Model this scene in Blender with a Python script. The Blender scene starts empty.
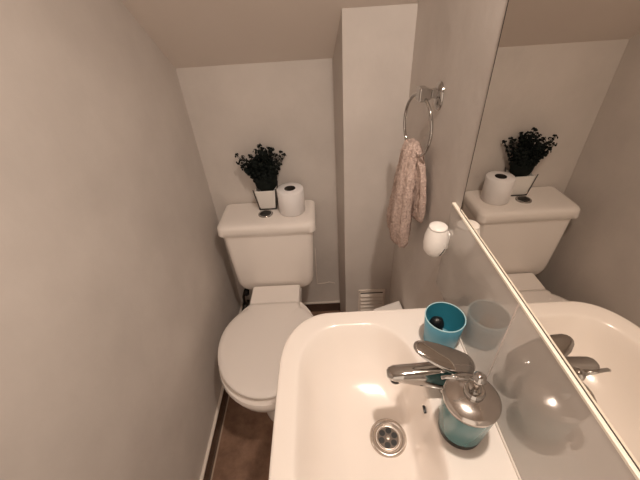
import bpy, bmesh, math, random
from mathutils import Vector, Matrix
random.seed(7)
S = bpy.context.scene
COL = S.collection
PI = math.pi

# ---------------------------------------------------------------- helpers
def mat(name, col, rough=0.5, metal=0.0, ior=1.5, coat=0.0, noise=None, bump=None, spec=None):
    m = bpy.data.materials.new(name); m.use_nodes = True
    nt = m.node_tree; b = nt.nodes['Principled BSDF']
    b.inputs['Base Color'].default_value = (*col, 1)
    b.inputs['Roughness'].default_value = rough
    b.inputs['Metallic'].default_value = metal
    b.inputs['IOR'].default_value = ior
    b.inputs['Coat Weight'].default_value = coat
    b.inputs['Coat Roughness'].default_value = 0.04
    if spec is not None: b.inputs['Specular IOR Level'].default_value = spec
    if noise or bump:
        tc = nt.nodes.new('ShaderNodeTexCoord')
    if noise:                                   # (scale, colour b, low, high)
        n = nt.nodes.new('ShaderNodeTexNoise'); n.inputs['Scale'].default_value = noise[0]
        n.inputs['Detail'].default_value = 6; n.inputs['Roughness'].default_value = .6
        nt.links.new(tc.outputs['Object'], n.inputs['Vector'])
        r = nt.nodes.new('ShaderNodeValToRGB')
        r.color_ramp.elements[0].position = noise[2]; r.color_ramp.elements[1].position = noise[3]
        r.color_ramp.elements[0].color = (*col, 1); r.color_ramp.elements[1].color = (*noise[1], 1)
        nt.links.new(n.outputs['Fac'], r.inputs['Fac'])
        nt.links.new(r.outputs['Color'], b.inputs['Base Color'])
    if bump:                                    # (scale, strength, distance)
        n2 = nt.nodes.new('ShaderNodeTexNoise'); n2.inputs['Scale'].default_value = bump[0]
        n2.inputs['Detail'].default_value = 5
        nt.links.new(tc.outputs['Object'], n2.inputs['Vector'])
        bp = nt.nodes.new('ShaderNodeBump'); bp.inputs['Strength'].default_value = bump[1]
        bp.inputs['Distance'].default_value = bump[2]
        nt.links.new(n2.outputs['Fac'], bp.inputs['Height'])
        nt.links.new(bp.outputs['Normal'], b.inputs['Normal'])
    return m

M = {}
M['wall'] = mat('wall_paint', (.51, .47, .44), .6, noise=(2.0, (.63, .585, .55), .32, .68), bump=(6, .45, .012))
M['ceil'] = mat('ceiling_paint', (.66, .595, .545), .7, noise=(3, (.68, .615, .565), .35, .7), bump=(14, .15, .004))
M['ceramic'] = mat('white_ceramic', (.83, .78, .74), .10, coat=.3)
M['basin'] = mat('basin_ceramic', (.86, .80, .75), .16, coat=.2)
M['seat'] = mat('seat_plastic', (.82, .775, .74), .22)
M['whiteplastic'] = mat('white_plastic', (.85, .82, .79), .35)
M['chrome'] = mat('chrome', (.50, .485, .47), .06, metal=1)
M['brushed'] = mat('satin_chrome', (.60, .56, .53), .17, metal=1)
M['steel'] = mat('drain_steel', (.60, .54, .49), .25, metal=1)
M['black'] = mat('black_rubber', (.008, .008, .009), .4)
M['darkmetal'] = mat('dark_metal', (.03, .027, .025), .3, metal=.6)
M['teal'] = mat('teal_glaze', (.055, .19, .21), .25, coat=.1)
M['cup'] = mat('blue_plastic', (.095, .32, .45), .35)
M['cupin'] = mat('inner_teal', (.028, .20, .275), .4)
M['cuprim'] = mat('pale_rim', (.42, .66, .72), .35)
M['towel'] = mat('pink_terry', (.44, .325, .28), .95, noise=(130, (.64, .50, .44), .38, .62), bump=(260, 1, .006))
M['paper'] = mat('toilet_paper', (.82, .80, .80), .9, bump=(160, .2, .001))
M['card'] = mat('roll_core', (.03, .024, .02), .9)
M['leaf'] = mat('dark_leaf', (.004, .0065, .006), .7, noise=(60, (.008, .012, .010), .4, .7), spec=.15)
M['pot'] = mat('white_pot', (.74, .72, .69), .3)
M['mirror'] = mat('mirror_silver', (.79, .755, .71), .0, metal=1)
M['splash'] = mat('grey_glass', (.50, .465, .435), .015, ior=2.0)
M['edge'] = mat('pale_edge', (.86, .80, .70), .3)
M['seal'] = mat('seal_line', (.72, .64, .60), .3)
M['caulk'] = mat('caulk', (.72, .66, .60), .6)
M['vent'] = mat('vent_plastic', (.70, .63, .57), .45)
M['web'] = mat('strainer_metal', (.16, .13, .11), .35, metal=.6)
M['valve'] = mat('valve_metal', (.05, .045, .04), .3, metal=.7)

# floor tile: brown with grout lines
m = bpy.data.materials.new('brown_tile'); m.use_nodes = True
nt = m.node_tree; b = nt.nodes['Principled BSDF']; b.inputs['Roughness'].default_value = .38
tc = nt.nodes.new('ShaderNodeTexCoord')
mp = nt.nodes.new('ShaderNodeMapping'); mp.inputs['Location'].default_value = (.503, -.45, 0)
nt.links.new(tc.outputs['Object'], mp.inputs['Vector'])
n = nt.nodes.new('ShaderNodeTexNoise'); n.inputs['Scale'].default_value = 16; n.inputs['Detail'].default_value = 8; n.inputs['Roughness'].default_value = .65
nt.links.new(tc.outputs['Object'], n.inputs['Vector'])
r = nt.nodes.new('ShaderNodeValToRGB'); r.color_ramp.elements[0].position = .3; r.color_ramp.elements[1].position = .72
r.color_ramp.elements[0].color = (.15, .082, .052, 1); r.color_ramp.elements[1].color = (.31, .19, .13, 1)
nt.links.new(n.outputs['Fac'], r.inputs['Fac'])
br = nt.nodes.new('ShaderNodeTexBrick'); br.offset = 0; br.inputs['Scale'].default_value = 1
br.inputs['Brick Width'].default_value = .6; br.inputs['Row Height'].default_value = .6
br.inputs['Mortar Size'].default_value = .003; br.inputs['Mortar'].default_value = (.42, .34, .27, 1)
nt.links.new(mp.outputs['Vector'], br.inputs['Vector'])
nt.links.new(r.outputs['Color'], br.inputs['Color1']); nt.links.new(r.outputs['Color'], br.inputs['Color2'])
nt.links.new(br.outputs['Color'], b.inputs['Base Color'])
M['tile'] = m
M['skirt'] = mat('skirting_tile', (.055, .030, .021), .25, noise=(14, (.085, .05, .034), .35, .7))

def new_obj(name, bm, material, parent=None, smooth=True, sub=0, bevel=0, angle=None):
    """link the bmesh (world coordinates) as one mesh object; bare parents sit at their own base"""
    off = Vector((0, 0, 0)); p = parent
    while p is not None:
        off += Vector(p.location); p = p.parent
    if off.length: bmesh.ops.translate(bm, verts=bm.verts, vec=-off)
    bmesh.ops.recalc_face_normals(bm, faces=bm.faces)
    me = bpy.data.meshes.new(name); bm.to_mesh(me); bm.free()
    for pl in me.polygons: pl.use_smooth = smooth
    if smooth and angle is not None and not sub:
        me.set_sharp_from_angle(angle=math.radians(angle))
    mats = material if isinstance(material, (list, tuple)) else [material]
    for x in mats: me.materials.append(x)
    o = bpy.data.objects.new(name, me); COL.objects.link(o)
    if parent: o.parent = parent
    if bevel:
        md = o.modifiers.new('bevel', 'BEVEL'); md.width = bevel; md.segments = 3; md.limit_method = 'ANGLE'
    if sub:
        md = o.modifiers.new('sub', 'SUBSURF'); md.levels = sub; md.render_levels = sub
    return o

def tag(o, label, cat, group=None):
    o['label'] = label; o['category'] = cat
    if group: o['group'] = group
    return o

def thing(name, label, cat, loc):
    o = bpy.data.objects.new(name, None); COL.objects.link(o); o.location = loc
    o.empty_display_size = .05
    return tag(o, label, cat)

def struct(name, bm, material, parent=None, **k):
    o = new_obj(name, bm, material, parent, **k)
    if not parent: o['kind'] = 'structure'
    return o

def box(bm, x0, x1, y0, y1, z0, z1):
    v = [bm.verts.new(c) for c in ((x0,y0,z0),(x1,y0,z0),(x1,y1,z0),(x0,y1,z0),(x0,y0,z1),(x1,y0,z1),(x1,y1,z1),(x0,y1,z1))]
    fs = []
    for f in ((0,3,2,1),(4,5,6,7),(0,1,5,4),(1,2,6,5),(2,3,7,6),(3,0,4,7)):
        fs.append(bm.faces.new([v[i] for i in f]))
    return fs

def prism(bm, poly, axis, a0, a1):
    """extrude a 2D polygon along axis: 'x' -> (y,z), 'y' -> (x,z), 'z' -> (x,y)"""
    def P(p, a): return {'x': (a, p[0], p[1]), 'y': (p[0], a, p[1]), 'z': (p[0], p[1], a)}[axis]
    A = [bm.verts.new(P(p, a0)) for p in poly]; B = [bm.verts.new(P(p, a1)) for p in poly]
    bm.faces.new(A); bm.faces.new(B[::-1])
    n = len(poly)
    for i in range(n): bm.faces.new((A[i], B[i], B[(i+1) % n], A[(i+1) % n]))

def loft(bm, rings, cap0=True, cap1=True, closed=True):
    R = [[bm.verts.new(c) for c in r] for r in rings]
    n = len(R[0])
    for a, b_ in zip(R[:-1], R[1:]):
        for i in range(n if closed else n-1):
            bm.faces.new((a[i], a[(i+1) % n], b_[(i+1) % n], b_[i]))
    if cap0: bm.faces.new(R[0][::-1])
    if cap1: bm.faces.new(R[-1])
    return R

def lathe(bm, prof, c, seg=40, sx=1, sy=1, cap0=True, cap1=True):
    rings = []
    for r_, z in prof:
        rings.append([(c[0]+sx*r_*math.cos(2*PI*i/seg), c[1]+sy*r_*math.sin(2*PI*i/seg), z) for i in range(seg)])
    return loft(bm, rings, cap0, cap1)

def frame_for(d):
    d = d.normalized(); u = Vector((0,0,1)) if abs(d.z) < .9 else Vector((0,1,0))
    s = d.cross(u).normalized(); return s, s.cross(d).normalized()

def tube(bm, pts, rad, seg=12, cap=True):
    pts = [Vector(p) for p in pts]; rings = []
    rads = rad if isinstance(rad, (list, tuple)) else [rad]*len(pts)
    for i, p in enumerate(pts):
        d = (pts[min(i+1, len(pts)-1)] - pts[max(i-1, 0)])
        s, t = frame_for(d)
        rings.append([tuple(p + rads[i]*(s*math.cos(2*PI*k/seg) + t*math.sin(2*PI*k/seg))) for k in range(seg)])
    loft(bm, rings, cap, cap)

def torus(bm, c, u, v, R_, r_, seg=64, ms=12):
    c, u, v = Vector(c), Vector(u).normalized(), Vector(v).normalized(); w = u.cross(v)
    rings = []
    for i in range(seg):
        a = 2*PI*i/seg; d = u*math.cos(a)+v*math.sin(a)
        rings.append([tuple(c+d*(R_+r_*math.cos(2*PI*k/ms))+w*r_*math.sin(2*PI*k/ms)) for k in range(ms)])
    Rg = [[bm.verts.new(x) for x in r_] for r_ in rings]
    for i in range(seg):
        a, b_ = Rg[i], Rg[(i+1) % seg]
        for k in range(ms): bm.faces.new((a[k], a[(k+1) % ms], b_[(k+1) % ms], b_[k]))

def rrect(x0, x1, y0, y1, rad, z, n=10, e=2.0):
    """rounded rectangle; rad = ((rx,ry) for right-far, left-far, left-near, right-near)"""
    pts = []
    cs = [(x1, y1, -1, -1, 0), (x0, y1, 1, -1, 1), (x0, y0, 1, 1, 2), (x1, y0, -1, 1, 3)]
    for X, Y, sx, sy, k in cs:
        rx, ry = rad[k]
        for i in range(n+1):
            t = PI/2*i/n
            if k % 2 == 1: t = PI/2 - t
            c_, s_ = math.cos(t)**(2/e), math.sin(t)**(2/e)
            pts.append((X + sx*rx*(1-c_), Y + sy*ry*(1-s_), z))
    return pts

# ---------------------------------------------------------------- camera
cam = bpy.data.cameras.new('camera'); co = bpy.data.objects.new('camera', cam); COL.objects.link(co)
cam.sensor_fit = 'HORIZONTAL'; cam.sensor_width = 36; cam.lens = 331.0136/640*36
cam.clip_start = .02
Rr = ((.99836543, -.05322698, -.02081708), (-.0146311, -.59012105, .80718219), (-.05524846, -.80555822, -.58993522))
co.matrix_world = Matrix(((Rr[0][0], -Rr[0][1], -Rr[0][2], 0), (Rr[1][0], -Rr[1][1], -Rr[1][2], 0),
                          (Rr[2][0], -Rr[2][1], -Rr[2][2], 1.5), (0, 0, 0, 1)))
S.camera = co

# ---------------------------------------------------------------- room shell
XL, XR, YB, YF, ZC = -.516, .297, 1.345, -.45, 2.13
CX, CY = .0785, 1.163                               # boxed-in column in the far right corner
SL = .82
yk = YB - (ZC-1.322)/SL                           # where slope meets the flat ceiling
bm = bmesh.new(); box(bm, XL-.06, XR+.06, YF-.06, YB+.06, -.05, 0); struct('floor', bm, M['tile'], smooth=False)
bm = bmesh.new(); box(bm, XL-.06, XL, YF-.06, YB+.06, 0, ZC+.1); struct('wall_left', bm, M['wall'], smooth=False)
bm = bmesh.new(); box(bm, XR, XR+.06, YF-.06, YB+.06, 0, ZC+.1); struct('wall_right', bm, M['wall'], smooth=False)
bm = bmesh.new(); box(bm, XL, XR, YB, YB+.06, 0, ZC+.1); struct('wall_back', bm, M['wall'], smooth=False)
bm = bmesh.new(); prism(bm, [(XL, 0), (-.42, 0), (-.42, 2.0), (.22, 2.0), (.22, 0), (XR, 0), (XR, ZC+.1), (XL, ZC+.1)], 'y', YF-.06, YF); struct('wall_front', bm, M['wall'], smooth=False)
bm = bmesh.new(); prism(bm, [(CX, CY), (XR, CY), (XR, YB), (.056, YB)], 'z', 0, 1.322+SL*(YB-CY)+.01); struct('wall_column', bm, M['wall'], smooth=False)
bm = bmesh.new()
prism(bm, [(YB+.02, 1.322-SL*.02), (yk, ZC), (YF-.02, ZC), (YF-.02, ZC+.08), (YB+.02, ZC+.08)], 'x', XL-.02, XR+.02)
struct('ceiling', bm, M['ceil'], smooth=False)

# skirting tiles with caulk along the top
def skirting(name, x0, x1, y0, y1, h, cx0, cx1, cy0, cy1):
    bm = bmesh.new(); box(bm, x0, x1, y0, y1, 0, h); o = struct(name, bm, M['skirt'], smooth=False)
    bm = bmesh.new(); box(bm, cx0, cx1, cy0, cy1, h, h+.006); new_obj('caulk_line', bm, M['caulk'], o, smooth=False)
skirting('baseboard_left', XL, XL+.009, YF, YB, .085, XL, XL+.011, YF, YB)
skirting('baseboard_back', XL+.009, .056, YB-.009, YB, .066, XL+.011, .056, YB-.010, YB)
skirting('baseboard_right', XR-.009, XR, YF, CY, .066, XR-.010, XR, YF, CY)

# ---------------------------------------------------------------- ceiling lamp (out of view, placed from the cast shadows)
LX, LY = .205, .29
t = thing('ceiling_light', 'small domed opal ceiling light above the wash basin', 'ceiling light', (LX, LY, ZC))
bm = bmesh.new(); lathe(bm, [(.044, ZC-.0005), (.044, ZC-.006), (.036, ZC-.009)], (LX, LY), cap1=False); new_obj('trim_ring', bm, M['chrome'], t, angle=40)
lm = bpy.data.materials.new('lamp_glass'); lm.use_nodes = True
pb = lm.node_tree.nodes['Principled BSDF']; pb.inputs['Base Color'].default_value = (.9, .85, .8, 1)
pb.inputs['Emission Color'].default_value = (1, .865, .755, 1); pb.inputs['Emission Strength'].default_value = 60
bm = bmesh.new(); lathe(bm, [(.035*math.cos(a), ZC-.007-.035*math.sin(a)) for a in [PI/2*k/10 for k in range(10)]] + [(.002, ZC-.042)], (LX, LY), cap0=False)
new_obj('dome', bm, lm, t)
ld = bpy.data.lights.new('lamp_beam', 'SPOT'); ld.energy = 34; ld.color = (1, .845, .715)
ld.spot_size = math.radians(160); ld.spot_blend = 1.0; ld.shadow_soft_size = .03
lo = bpy.data.objects.new('lamp_beam', ld); COL.objects.link(lo); lo.location = (LX, LY, ZC-.075)

# ---------------------------------------------------------------- toilet
TX = -.248
t = thing('toilet', 'white close-coupled toilet with closed lid against the back wall', 'toilet', (TX, .9, 0))
def oval(cx, yf, yb, w, z, n=48, pf=1.0, tail=None):
    """closed outline, front at yf, back at yb; tail=(half width, y0) squares off the rear"""
    pts = []
    ym = yf + (yb-yf)*.46
    for i in range(n):
        a = -PI/2 + 2*PI*i/n
        x = w*math.cos(a); y = ym + ((ym-yf) if math.sin(a) < 0 else (yb-ym))*math.sin(a)
        pts.append((cx+x, y, z))
    return pts
# pan: rim down to a waisted foot
bm = bmesh.new()
rings = [oval(TX, .70, 1.16, .100, 0), oval(TX, .70, 1.16, .100, .02), oval(TX, .715, 1.16, .088, .06), oval(TX, .725, 1.16, .082, .16),
         oval(TX, .69, 1.16, .112, .22), oval(TX, .622, 1.14, .165, .29), oval(TX, .582, 1.12, .194, .340), oval(TX, .574, 1.10, .203, .378),
         oval(TX, .578, 1.10, .200, .392)]
loft(bm, rings)
rr = lambda w: ((w, w),)*4
loft(bm, [rrect(TX-.09, TX+.09, .98, 1.335, rr(.03), .16), rrect(TX-.108, TX+.108, .98, 1.335, rr(.03), .30), rrect(TX-.112, TX+.112, .98, 1.335, rr(.03), .355), rrect(TX-.110, TX+.110, .983, 1.332, rr(.03), .364)])
new_obj('pan', bm, M['ceramic'], t, angle=50)
def keyhole(w, yf, yj, yb, wt, z, n=40):
    """oval lid outline that narrows into a straight tail at the hinge end"""
    pts = []
    ym = .83
    a0 = math.asin(min(.999, wt/w))
    # front arc: from right tail join round the front to left tail join
    for i in range(n+1):
        a = PI/2 - .62 - (2*PI - 1.24)*i/n
        sy = math.sin(a); sx = math.cos(a)
        y = ym + ((ym-yf) if sy < 0 else .205)*sy
        pts.append((TX + w*sx, y, z))
    xl, yl = pts[-1][0], pts[-1][1]; xr, yr_ = pts[0][0], pts[0][1]
    for f in (.25, .5, .75, 1): pts.append((xl + (TX-wt-xl)*math.sin(f*PI/2), yl + (yj-yl)*f, z))
    pts.append((TX-wt, yb-.01, z)); pts.append((TX-wt+.01, yb, z)); pts.append((TX+wt-.01, yb, z)); pts.append((TX+wt, yb-.01, z))
    for f in (1, .75, .5, .25): pts.append((xr + (TX+wt-xr)*math.sin(f*PI/2), yr_ + (yj-yr_)*f, z))
    return pts
def scale_ring(r, s, z, c=(TX, .84)):
    return [(c[0]+(x-c[0])*s, c[1]+(y-c[1])*s, z) for x, y, _ in r]
K = keyhole(.200, .590, .995, 1.022, .114, 0)
bm = bmesh.new(); loft(bm, [scale_ring(K, .96, .393), scale_ring(K, .965, .399), scale_ring(K, .965, .405), scale_ring(K, .955, .409)])
new_obj('seat', bm, M['seat'], t, angle=60)
bm = bmesh.new(); loft(bm, [scale_ring(K, .985, .4105), scale_ring(K, 1.0, .414), scale_ring(K, 1.0, .420), scale_ring(K, .985, .4245), scale_ring(K, .90, .4275), scale_ring(K, .6, .4295), scale_ring(K, .2, .430)])
ld_ = new_obj('seat_lid', bm, M['seat'], t, angle=60)
bm = bmesh.new(); loft(bm, [rrect(TX-.111, TX+.111, 1.025, 1.135, rr(.008), .3645), rrect(TX-.111, TX+.111, 1.025, 1.135, rr(.008), .416), rrect(TX-.107, TX+.107, 1.029, 1.131, rr(.008), .421)])
new_obj('hinge_block', bm, M['seat'], t, angle=40)
# cistern
bm = bmesh.new()
def cis(x0, x1, y0, z, r_): return rrect(x0, x1, y0, 1.338, ((.012,.012),(.012,.012),(r_,r_),(r_,r_)), z)
rings = []
for z, ins in ((.366, .060), (.370, .044), (.380, .024), (.396, .010), (.418, .003), (.445, 0), (.60, -.004), (.712, -.006)):
    f = (z-.366)/.346
    rings.append(cis(-.436+ins-.003*f, -.073-ins+.013*f, 1.150+ins*.3-.004*f, z, .028))
loft(bm, rings)
cs = new_obj('cistern', bm, M['ceramic'], t, angle=50)
bm = bmesh.new()
def lidr(d, z): return rrect(-.462+d, -.043-d, 1.135+d, 1.342-d*.3, ((.015,.015),(.015,.015),(.03,.03),(.03,.03)), z)
loft(bm, [lidr(.006, .706), lidr(0, .710), lidr(.001, .738), lidr(.003, .746), lidr(.008, .752), lidr(.016, .7555), lidr(.03, .757)])
new_obj('cistern_lid', bm, M['ceramic'], cs, angle=60)
bm = bmesh.new(); torus(bm, (-.259, 1.228, .7575), (1,0,0), (0,1,0), .027, .005, 40, 10); new_obj('button_ring', bm, M['chrome'], cs)
bm = bmesh.new()
for s in (-1, 1):
    pts = [(-.259 + .0245*math.cos(a)*1.0, 1.228 + s*(.0015 + .022*math.sin(a))) for a in [PI*i/16 for i in range(17)]]
    prism(bm, pts, 'z', .757, .7615)
new_obj('flush_button', bm, M['darkmetal'], cs, smooth=False)
# water feed valve at the left of the pan
t = thing('water_valve', 'dark angled water valve and pipe low down left of the toilet', 'valve', (-.470, 1.27, .09))
bm = bmesh.new(); tube(bm, [(-.470, 1.334, .12), (-.470, 1.27, .12)], .010); tube(bm, [(-.470, 1.27, .10), (-.470, 1.27, .16)], .015); new_obj('valve_body', bm, M['valve'], t)
bm = bmesh.new(); tube(bm, [(-.470, 1.27, .16), (-.466, 1.27, .22), (-.448, 1.265, .27), (-.42, 1.262, .32), (-.395, 1.262, .345), (-.388, 1.262, .362)], .007); new_obj('hose', bm, M['darkmetal'], t)
bm = bmesh.new(); tube(bm, [(-.470, 1.258, .12), (-.470, 1.235, .12)], .012); new_obj('handle', bm, M['black'], t)
bm = bmesh.new(); tube(bm, [(-.442, 1.263, .245), (-.437, 1.262, .275)], .013); new_obj('coupling', bm, M['black'], t)

# ---------------------------------------------------------------- plant on the cistern
PX, PY, PZ = -.252, 1.293, .7595
t = thing('potted_plant', 'dark green artificial bush in a square white pot on the cistern', 'plant', (PX, PY, PZ))
def sq(h, hy, z): return [(PX-h, PY-hy, z), (PX+h, PY-hy, z), (PX+h, PY+hy, z), (PX-h, PY+hy, z)]
bm = bmesh.new(); loft(bm, [sq(.033, .027, PZ+.002), sq(.044, .036, PZ+.092), sq(.040, .032, PZ+.092), sq(.038, .030, PZ+.078)])
new_obj('pot', bm, M['pot'], t, smooth=False, bevel=.002)
bm = bmesh.new()
bot, top = sq(.036, .030, PZ+.0005), sq(.048, .040, PZ+.102)
for i in range(4):
    tube(bm, [bot[i], top[i]], .0022, 6); tube(bm, [bot[i], bot[(i+1) % 4]], .0022, 6)
new_obj('frame', bm, M['darkmetal'], t)
bm = bmesh.new()
def leaf(c, n_, r_):
    s, u = frame_for(n_)
    v = []
    for k in range(7):
        a = 2*PI*k/7; v.append(bm.verts.new(c + r_*(s*math.cos(a) + u*math.sin(a)*.85)))
    ce = bm.verts.new(c + n_.normalized()*r_*.25)
    for k in range(7): bm.faces.new((v[k], v[(k+1) % 7], ce))
lathe(bm, [(.03, PZ+.078), (.050, PZ+.10), (.058, PZ+.14), (.052, PZ+.165), (.034, PZ+.192), (.008, PZ+.2)], (PX+.005, PY-.002), 14, sx=.9, sy=.62)
for sidx in range(90):
    a = random.uniform(0, 2*PI); sp = random.uniform(.1, 1)
    ln = random.uniform(.11, .168)*(1.08-.15*sp)
    d = Vector((math.cos(a)*sp*.45, math.sin(a)*sp*.28 - .06, 1)).normalized()
    p0 = Vector((PX + .006 + math.cos(a)*.02*sp, PY + math.sin(a)*.016*sp, PZ+.075)); pts = []
    for i in range(9):
        f = i/8; p = p0 + d*ln*f*1.15 + Vector((math.cos(a), math.sin(a)*.4, 0))*.02*sp*f*f
        p.y = min(p.y, 1.331); pts.append(p)
    tube(bm, pts, .0011, 4)
    for i in range(2, 9):
        for q in range(4):
            ang = random.uniform(0, 2*PI); off = Vector((math.cos(ang), math.sin(ang), random.uniform(-.2, .7)))
            c = pts[i] + off*.0065; c.y = min(c.y, 1.333)
            leaf(c, off + Vector((0, -.3, .3)), random.uniform(.0042, .0068))
new_obj('foliage', bm, M['leaf'], t)

# ---------------------------------------------------------------- toilet roll
RX, RY = -.143, 1.245
t = thing('toilet_roll', 'white toilet paper roll standing upright on the cistern lid', 'toilet roll', (RX, RY, .757))
bm = bmesh.new(); lathe(bm, [(.0525, .7575), (.056, .760), (.056, .862), (.0535, .8655), (.0235, .8655), (.0235, .80)], (RX, RY), 48, cap0=True, cap1=True)
new_obj('paper', bm, M['paper'], t, angle=60)
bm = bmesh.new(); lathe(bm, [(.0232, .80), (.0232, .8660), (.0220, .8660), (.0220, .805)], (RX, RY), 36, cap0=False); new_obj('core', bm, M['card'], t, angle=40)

# ---------------------------------------------------------------- wash basin
BZ = .86
t = thing('wash_basin', 'white ceramic wash basin fixed to the right wall', 'wash basin', (.12, .317, .66))
bm = bmesh.new()
def ob(d, z):
    return rrect(-.120+d, .2965, .067+d, .568-d, ((.015,.012),(.125-d*.5,.155-d*.5),(.125-d*.5,.155-d*.5),(.015,.012)), z, 12, 2.25)
def ib(x0, x1, y0, y1, rl, rrx, z): return rrect(x0, x1, y0, y1, ((rrx*.8,rrx),(rl,rl*1.2),(rl,rl*1.2),(rrx*.8,rrx)), z, 12, 2.15)
rings = [ob(.11, .69), ob(.07, .72), ob(.022, .79), ob(.006, .835), ob(.001, .850), ob(.000, .855), ob(.002, .8585), ob(.006, .860), ob(.014, .8607),
         ib(-.082, .187, .108, .528, .105, .135, .8606), ib(-.077, .183, .112, .524, .103, .132, .8592), ib(-.073, .180, .115, .520, .10, .13, .8555),
         ib(-.064, .175, .125, .510, .098, .125, .838), ib(-.050, .168, .145, .490, .093, .115, .800), ib(-.030, .162, .170, .462, .085, .10, .770),
         ib(.005, .156, .205, .430, .07, .075, .752), ib(.045, .149, .250, .385, .045, .048, .743),
         rrect(.107-.039, .107+.039, .317-.039, .317+.039, ((.039,.039),)*4, .739, 12)]
loft(bm, rings)
bo = new_obj('bowl', bm, M['basin'], t, sub=1)
bm = bmesh.new(); lathe(bm, [(.020, .7385), (.0385, .7395), (.0385, .7425), (.034, .7450), (.029, .7430), (.0255, .7395), (.0235, .7380)], (.107, .317), 48, cap0=True, cap1=True)
dr = new_obj('drain', bm, M['steel'], t)
bm = bmesh.new()
lathe(bm, [(.0235, .7390), (.0235, .7398)], (.107, .317), 40); new_obj('strainer', bm, M['web'], dr, smooth=False)
bm = bmesh.new()
for k in range(6):
    a = 2*PI*k/6+.3; lathe(bm, [(.0062, .7400), (.0062, .7404)], (.107+.0145*math.cos(a), .317+.0145*math.sin(a)), 16)
new_obj('strainer_hole', bm, M['black'], dr, smooth=False)
bm = bmesh.new(); torus(bm, (.107, .317, .7402), (1,0,0), (0,1,0), .0225, .0018, 36, 8)
lathe(bm, [(.005, .7400), (.005, .7415), (.003, .742)], (.107, .317), 16); new_obj('strainer_rim', bm, M['steel'], dr)
bm = bmesh.new()
ring_ = []
for dx in (0, .004):
    ring_.append([(.1712+dx, .325+.008*math.cos(2*PI*k/20), .838+.003*math.sin(2*PI*k/20)) for k in range(20)])
loft(bm, ring_); new_obj('overflow_slot', bm, M['black'], t, smooth=False)

# ---------------------------------------------------------------- mixer tap
t = thing('mixer_tap', 'chrome mixer tap with paddle lever on the basin deck', 'tap', (.238, .338, BZ))
TPX, TPY = .233, .353
bm = bmesh.new(); lathe(bm, [(.028, .8605), (.028, .865), (.0245, .868), (.0235, .90), (.025, .935), (.025, .945), (.022, .950)], (TPX, TPY), 36)
new_obj('tap_body', bm, M['chrome'], t, angle=50)
bm = bmesh.new(); rings = []
for f, x, zt, zb, w in ((0, .231, .942, .868, .021), (.3, .202, .941, .878, .0205), (.6, .165, .938, .893, .0185), (.85, .128, .935, .908, .0165), (.95, .112, .9335, .914, .0155), (1, .103, .931, .916, .012), (1.03, .099, .928, .919, .007)):
    y = TPY + (.352-TPY)*f; zc, hz = (zt+zb)/2, (zt-zb)/2
    rings.append([(x, y + w*math.copysign(abs(math.cos(2*PI*k/24))**.75, math.cos(2*PI*k/24)), zc + hz*math.copysign(abs(math.sin(2*PI*k/24))**.75, math.sin(2*PI*k/24))) for k in range(24)])
loft(bm, rings); sp = new_obj('spout', bm, M['chrome'], t, angle=60)
bm = bmesh.new(); lathe(bm, [(.0105, .906), (.0115, .914)], (.116, .3505), 24); new_obj('aerator', bm, M['darkmetal'], sp)
bm = bmesh.new(); rings = []
for f, w, h in ((-.26, .006, .004), (-.23, .015, .009), (-.13, .022, .012), (0, .0265, .012), (.25, .0265, .009), (.5, .0245, .007), (.75, .0205, .0055), (.92, .0135, .004), (.98, .008, .0028), (1, .003, .0015)):
    c = Vector((TPX-.003, TPY-.004, .950)).lerp(Vector((.150, .378, .972)), f)
    d = Vector((-.088, .034, 0)).normalized(); s = Vector((-d.y, d.x, 0))
    rings.append([tuple(c + s*w*math.cos(2*PI*k/24) + Vector((0, 0, 1))*h*math.sin(2*PI*k/24)) for k in range(24)])
loft(bm, rings); new_obj('lever', bm, M['chrome'], t)

# ---------------------------------------------------------------- soap dispenser
DX, DY = .220, .278
t = thing('soap_dispenser', 'teal soap dispenser with domed chrome pump top on the basin', 'soap dispenser', (DX, DY, BZ))
bm = bmesh.new(); lathe(bm, [(.036, .872), (.0378, .876), (.0428, .958), (.0432, .963)], (DX, DY), 56); new_obj('body', bm, M['teal'], t, angle=50)
bm = bmesh.new(); lathe(bm, [(.034, .8607), (.0365, .8620), (.0374, .873), (.035, .8745)], (DX, DY), 48); new_obj('base_ring', bm, M['darkmetal'], t, angle=50)
bm = bmesh.new(); lathe(bm, [(.0440, .959), (.0444, .964), (.0437, .9675), (.039, .9705), (.028, .9745), (.016, .9775), (.0145, .979)], (DX, DY), 56)
new_obj('domed_top', bm, M['brushed'], t)
bm = bmesh.new(); lathe(bm, [(.0150, .976), (.0160, .980), (.0160, .988), (.0135, .991), (.0102, .991), (.0098, .995), (.0062, .996)], (DX, DY), 32); new_obj('collar', bm, M['chrome'], t, angle=40)
bm = bmesh.new(); tube(bm, [(DX, DY, .990), (DX, DY, 1.016)], .0046, 14)
pp = new_obj('pump_stem', bm, M['steel'], t)
bm = bmesh.new(); lathe(bm, [(.003, 1.010), (.008, 1.013), (.0104, 1.019), (.0094, 1.0255), (.005, 1.0295), (.001, 1.0305)], (DX, DY), 28); ph = new_obj('pump_head', bm, M['chrome'], t)
bm = bmesh.new(); tube(bm, [(DX-.004, DY, 1.0195), (DX-.034, DY+.004, 1.020), (DX-.049, DY+.006, 1.019), (DX-.054, DY+.007, 1.0155)], [.0038, .0034, .003, .0028], 14); new_obj('nozzle', bm, M['chrome'], ph)

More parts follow.
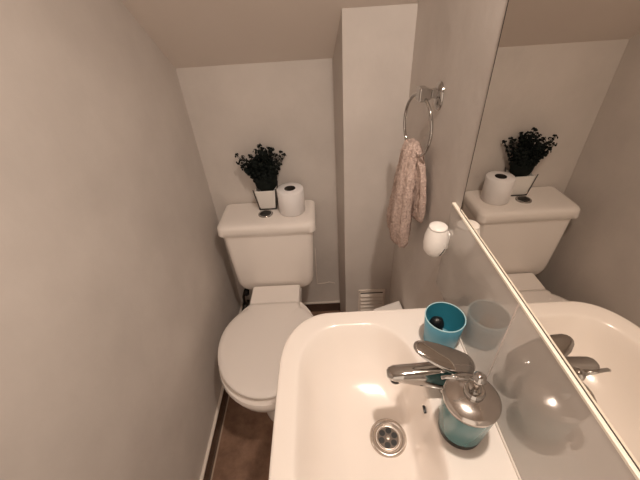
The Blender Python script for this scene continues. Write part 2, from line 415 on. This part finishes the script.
# ---------------------------------------------------------------- blue tumbler with an unidentified small black object inside
UX, UY = .2425, .468
t = thing('tumbler', 'turquoise blue plastic tumbler in the far corner of the basin', 'tumbler', (UX, UY, BZ))
bm = bmesh.new(); lathe(bm, [(.0335, .8606), (.0350, .862), (.0415, .938), (.0400, .9395)], (UX, UY), 56, cap1=False); new_obj('outer_wall', bm, M['cup'], t, angle=60)
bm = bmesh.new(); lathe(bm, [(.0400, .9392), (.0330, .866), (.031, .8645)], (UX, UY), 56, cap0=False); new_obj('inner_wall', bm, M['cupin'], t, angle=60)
bm = bmesh.new(); torus(bm, (UX, UY, .939), (1,0,0), (0,1,0), .0407, .0012, 56, 8); new_obj('rim', bm, M['cuprim'], t)
bm = bmesh.new()
lathe(bm, [(.004, .8655), (.012, .868), (.0165, .880), (.0175, .902), (.013, .916), (.003, .921)], (UX-.010, UY+.012), 24, sx=1.0, sy=.8)
tag(new_obj('brush_head', bm, M['black']), 'small black rounded object lying inside the blue tumbler', 'brush')

# ---------------------------------------------------------------- splashback and mirror
SX = .289
t = thing('splashback', 'glossy grey splashback panel with pale top edge behind the basin', 'splashback', (.296, .25, .862))
bm = bmesh.new(); box(bm, SX, .2965, -.32, .652, .8625, 1.104); new_obj('panel', bm, M['splash'], t, smooth=False)
bm = bmesh.new(); box(bm, SX-.0006, .2965, -.32, .6525, 1.104, 1.109); new_obj('top_edge', bm, M['edge'], t, smooth=False, bevel=.0008)
bm = bmesh.new(); box(bm, SX-.0005, SX+.001, .3462, .3492, .8625, 1.1038); new_obj('joint_line', bm, M['seal'], t, smooth=False)
bm = bmesh.new(); box(bm, SX-.003, SX+.001, .07, .565, .8605, .8645); new_obj('seal_bead', bm, M['caulk'], t, smooth=False)
bm = bmesh.new(); fs = box(bm, .2935, .2965, -.32, .613, 1.1095, 1.98)
t = thing('mirror', 'large frameless wall mirror above the splashback', 'mirror', (.298, .16, 1.11))
new_obj('glass', bm, M['mirror'], t, smooth=False)
bm = bmesh.new(); box(bm, .2932, .2965, .613, .6146, 1.1092, 1.98); box(bm, .2932, .2965, -.32, .613, 1.1092, 1.1108); new_obj('dark_edge', bm, M['darkmetal'], t, smooth=False)

# ---------------------------------------------------------------- white air freshener on the right wall
AX, AY = .2575, .628
t = thing('air_freshener', 'small rounded white air freshener fixed to far end of the splashback', 'air freshener', (.289, AY, .98))
bm = bmesh.new(); lathe(bm, [(.008, .984), (.020, .987), (.027, .997), (.0295, 1.013), (.0285, 1.033), (.0245, 1.050), (.0220, 1.058)], (AX, AY), 36, sx=.96, sy=.98)
af = new_obj('body', bm, M['whiteplastic'], t, angle=60)
bm = bmesh.new(); lathe(bm, [(.0220, 1.0582), (.0215, 1.062), (.018, 1.0645), (.006, 1.066)], (AX, AY), 36, sx=.96, sy=.98); new_obj('cap', bm, M['whiteplastic'], t)
bm = bmesh.new(); tube(bm, [(AX+.005, AY-.0255, .995), (AX+.014, AY-.0255, 1.014)], .0014, 8); new_obj('slit', bm, M['black'], af)
bm = bmesh.new(); box(bm, .279, .2888, AY-.004, AY+.018, .995, 1.040); new_obj('wall_plate', bm, M['whiteplastic'], t, smooth=False, bevel=.003)

# ---------------------------------------------------------------- towel ring and towel
HY, HZ = .862, 1.288
t = thing('towel_ring', 'chrome towel ring on a shaped wall bracket', 'towel ring', (.298, HY, HZ))
bm = bmesh.new()
rings = []
for x, s in ((.2965, 1), (.293, 1), (.290, .88), (.286, .55)):
    rings.append([(x, HY+.026*s*math.cos(2*PI*k/32), HZ+.034*s*math.sin(2*PI*k/32)) for k in range(32)])
loft(bm, rings); new_obj('wall_plate', bm, M['chrome'], t, angle=50)
bm = bmesh.new()
loft(bm, [[(x, HY+h*cy, HZ+.008+h*cz) for cy, cz in ((-1,-1),(1,-1),(1,1),(-1,1))] for x, h in ((.292, .011), (.275, .010), (.259, .016), (.243, .016), (.241, .013))])
new_obj('bracket', bm, M['chrome'], t, smooth=False, bevel=.003)
RC = Vector((.252, HY+.012, HZ-.074)); RU = Vector((-.20, 1, 0)).normalized(); RV = Vector((0, 0, 1)); RRAD = .077
bm = bmesh.new(); torus(bm, RC, RU, RV, RRAD, .0040, 72, 12); new_obj('ring', bm, M['chrome'], t)

bm = bmesh.new()
def tsec(c, w, th, yaw, ph):
    c = Vector(c); u = Vector((math.sin(yaw), math.cos(yaw), 0)); nrm = Vector((u.y, -u.x, 0)); out = []
    for k in range(36):
        a = 2*PI*k/36; cc, ss = math.cos(a), math.sin(a)
        fold = 1 + .22*math.cos(3*cc*2 + ph)
        out.append(tuple(c + u*w*math.copysign(abs(cc)**.8, cc) + nrm*th*fold*math.copysign(abs(ss)**.8, ss)))
    return out
zb = RC.z - RRAD
yc = RC.y + .012
yc = RC.y - .006
path = [((.232, yc, .852), .042, .014), ((.232, yc, .856), .053, .022), ((.232, yc, .877), .057, .026), ((.230, yc, .92), .057, .027), ((.231, yc+.002, .98), .054, .026),
        ((.235, yc+.006, 1.05), .048, .023), ((.240, yc+.014, 1.10), .041, .020), ((.245, yc+.020, zb+.016), .036, .018), ((.253, yc+.022, zb+.032), .033, .016)]
path2 = [((.253, yc+.02, zb+.028), .031, .012), ((.263, yc+.010, zb+.008), .035, .012), ((.270, yc-.012, 1.08), .043, .0135), ((.272, yc-.018, 1.035), .048, .0145), ((.273, yc-.02, .99), .049, .0145), ((.273, yc-.02, .956), .048, .0135), ((.273, yc-.02, .951), .040, .009)]
loft(bm, [tsec(c, w, th, -.10, 1.0) for c, w, th in path])
loft(bm, [tsec(c, w, th, -.05, .3) for c, w, th in path2])
# an outer fold hanging a little higher along the far edge
path3 = [((.214, yc+.03, .880), .016, .008), ((.214, yc+.03, .886), .024, .013), ((.214, yc+.028, .94), .025, .014), ((.221, yc+.024, 1.0), .022, .013), ((.234, yc+.016, 1.08), .016, .010)]
loft(bm, [tsec(c, w, th, -.25, .3) for c, w, th in path3])
tw = tag(new_obj('hand_towel', bm, M['towel'], sub=2), 'dusty pink terry hand towel hanging through the chrome ring', 'towel')
tx = bpy.data.textures.new('terry_loops', 'CLOUDS'); tx.noise_scale = .0065
md = tw.modifiers.new('terry', 'DISPLACE'); md.texture = tx; md.strength = .011; md.mid_level = .5; md.texture_coords = 'LOCAL'

# ---------------------------------------------------------------- vent grille, wall cable and waste bin
t = thing('vent_grille', 'small white louvred vent grille low on the column', 'vent', (.215, CY-.002, .2))
bm = bmesh.new()
VX0, VX1, VZ0, VZ1 = .142, .272, .17, .335
for a in ((VX0, VX1, VZ1-.016, VZ1), (VX0, VX1, VZ0, VZ0+.012), (VX0, VX0+.010, VZ0+.012, VZ1-.016), (VX1-.010, VX1, VZ0+.012, VZ1-.016)):
    box(bm, a[0], a[1], CY-.006, CY, a[2], a[3])
new_obj('frame', bm, M['vent'], t, smooth=False)
for k in range(5):
    z = VZ1-.034-k*.025
    bm = bmesh.new(); prism(bm, [(CY-.013, z-.007), (CY-.014, z-.004), (CY-.002, z+.007), (CY-.001, z+.004)], 'x', VX0+.010, VX1-.010)
    new_obj('louvre', bm, M['vent'], t, smooth=False)
bm = bmesh.new(); box(bm, VX0+.010, VX1-.010, CY-.001, CY-.0002, VZ0+.012, VZ1-.016); new_obj('dark_backing', bm, M['black'], t, smooth=False)
bm = bmesh.new(); lathe(bm, [(.0022, 0), (.0015, .002)], (0, 0), 12)
bmesh.ops.rotate(bm, verts=bm.verts, cent=(0,0,0), matrix=Matrix.Rotation(PI/2, 3, 'X')); bmesh.ops.translate(bm, verts=bm.verts, vec=(VX0+.004, CY-.006, VZ1-.007))
new_obj('screw', bm, M['darkmetal'], t)

bm = bmesh.new(); tube(bm, [(-.063, 1.342, .47), (-.065, 1.342, .35), (-.068, 1.342, .225), (-.060, 1.342, .219), (-.02, 1.342, .222), (.0, 1.342, .228), (.030, 1.342, .219)], .0022, 8)
tag(new_obj('wall_cable', bm, M['caulk']), 'thin pale cable running down the back wall right of the toilet', 'cable')

t = thing('waste_bin', 'white waste bin beneath the basin against the right wall', 'bin', (.235, .83, 0))
P0 = [(.172, .915), (.286, .956), (.292, .900), (.292, .70), (.178, .70)]
def shr(z, s): 
    c = (.235, .83); return [(c[0]+(x-c[0])*s, c[1]+(y-c[1])*s, z) for x, y in P0]
bm = bmesh.new(); loft(bm, [shr(0, .86), shr(.44, .97)]); new_obj('container', bm, M['whiteplastic'], t, smooth=False, bevel=.006)
bm = bmesh.new(); loft(bm, [shr(.4402, 1), shr(.468, 1), shr(.475, .95)]); new_obj('lid', bm, M['whiteplastic'], t, smooth=False, bevel=.004)

# ---------------------------------------------------------------- world, colour management
w = bpy.data.worlds.new('world'); S.world = w; w.use_nodes = True
w.node_tree.nodes['Background'].inputs['Color'].default_value = (1.08, .865, .69, 1)
S.view_settings.view_transform = 'Standard'; S.view_settings.look = 'None'
S.view_settings.exposure = 0.14; S.view_settings.gamma = 1; S.view_settings.use_curve_mapping = False
S.cycles.use_denoising = True
S.cycles.max_bounces = 14; S.cycles.diffuse_bounces = 8; S.cycles.glossy_bounces = 6
S.cycles.sample_clamp_indirect = 6
S.cycles.blur_glossy = 0.0
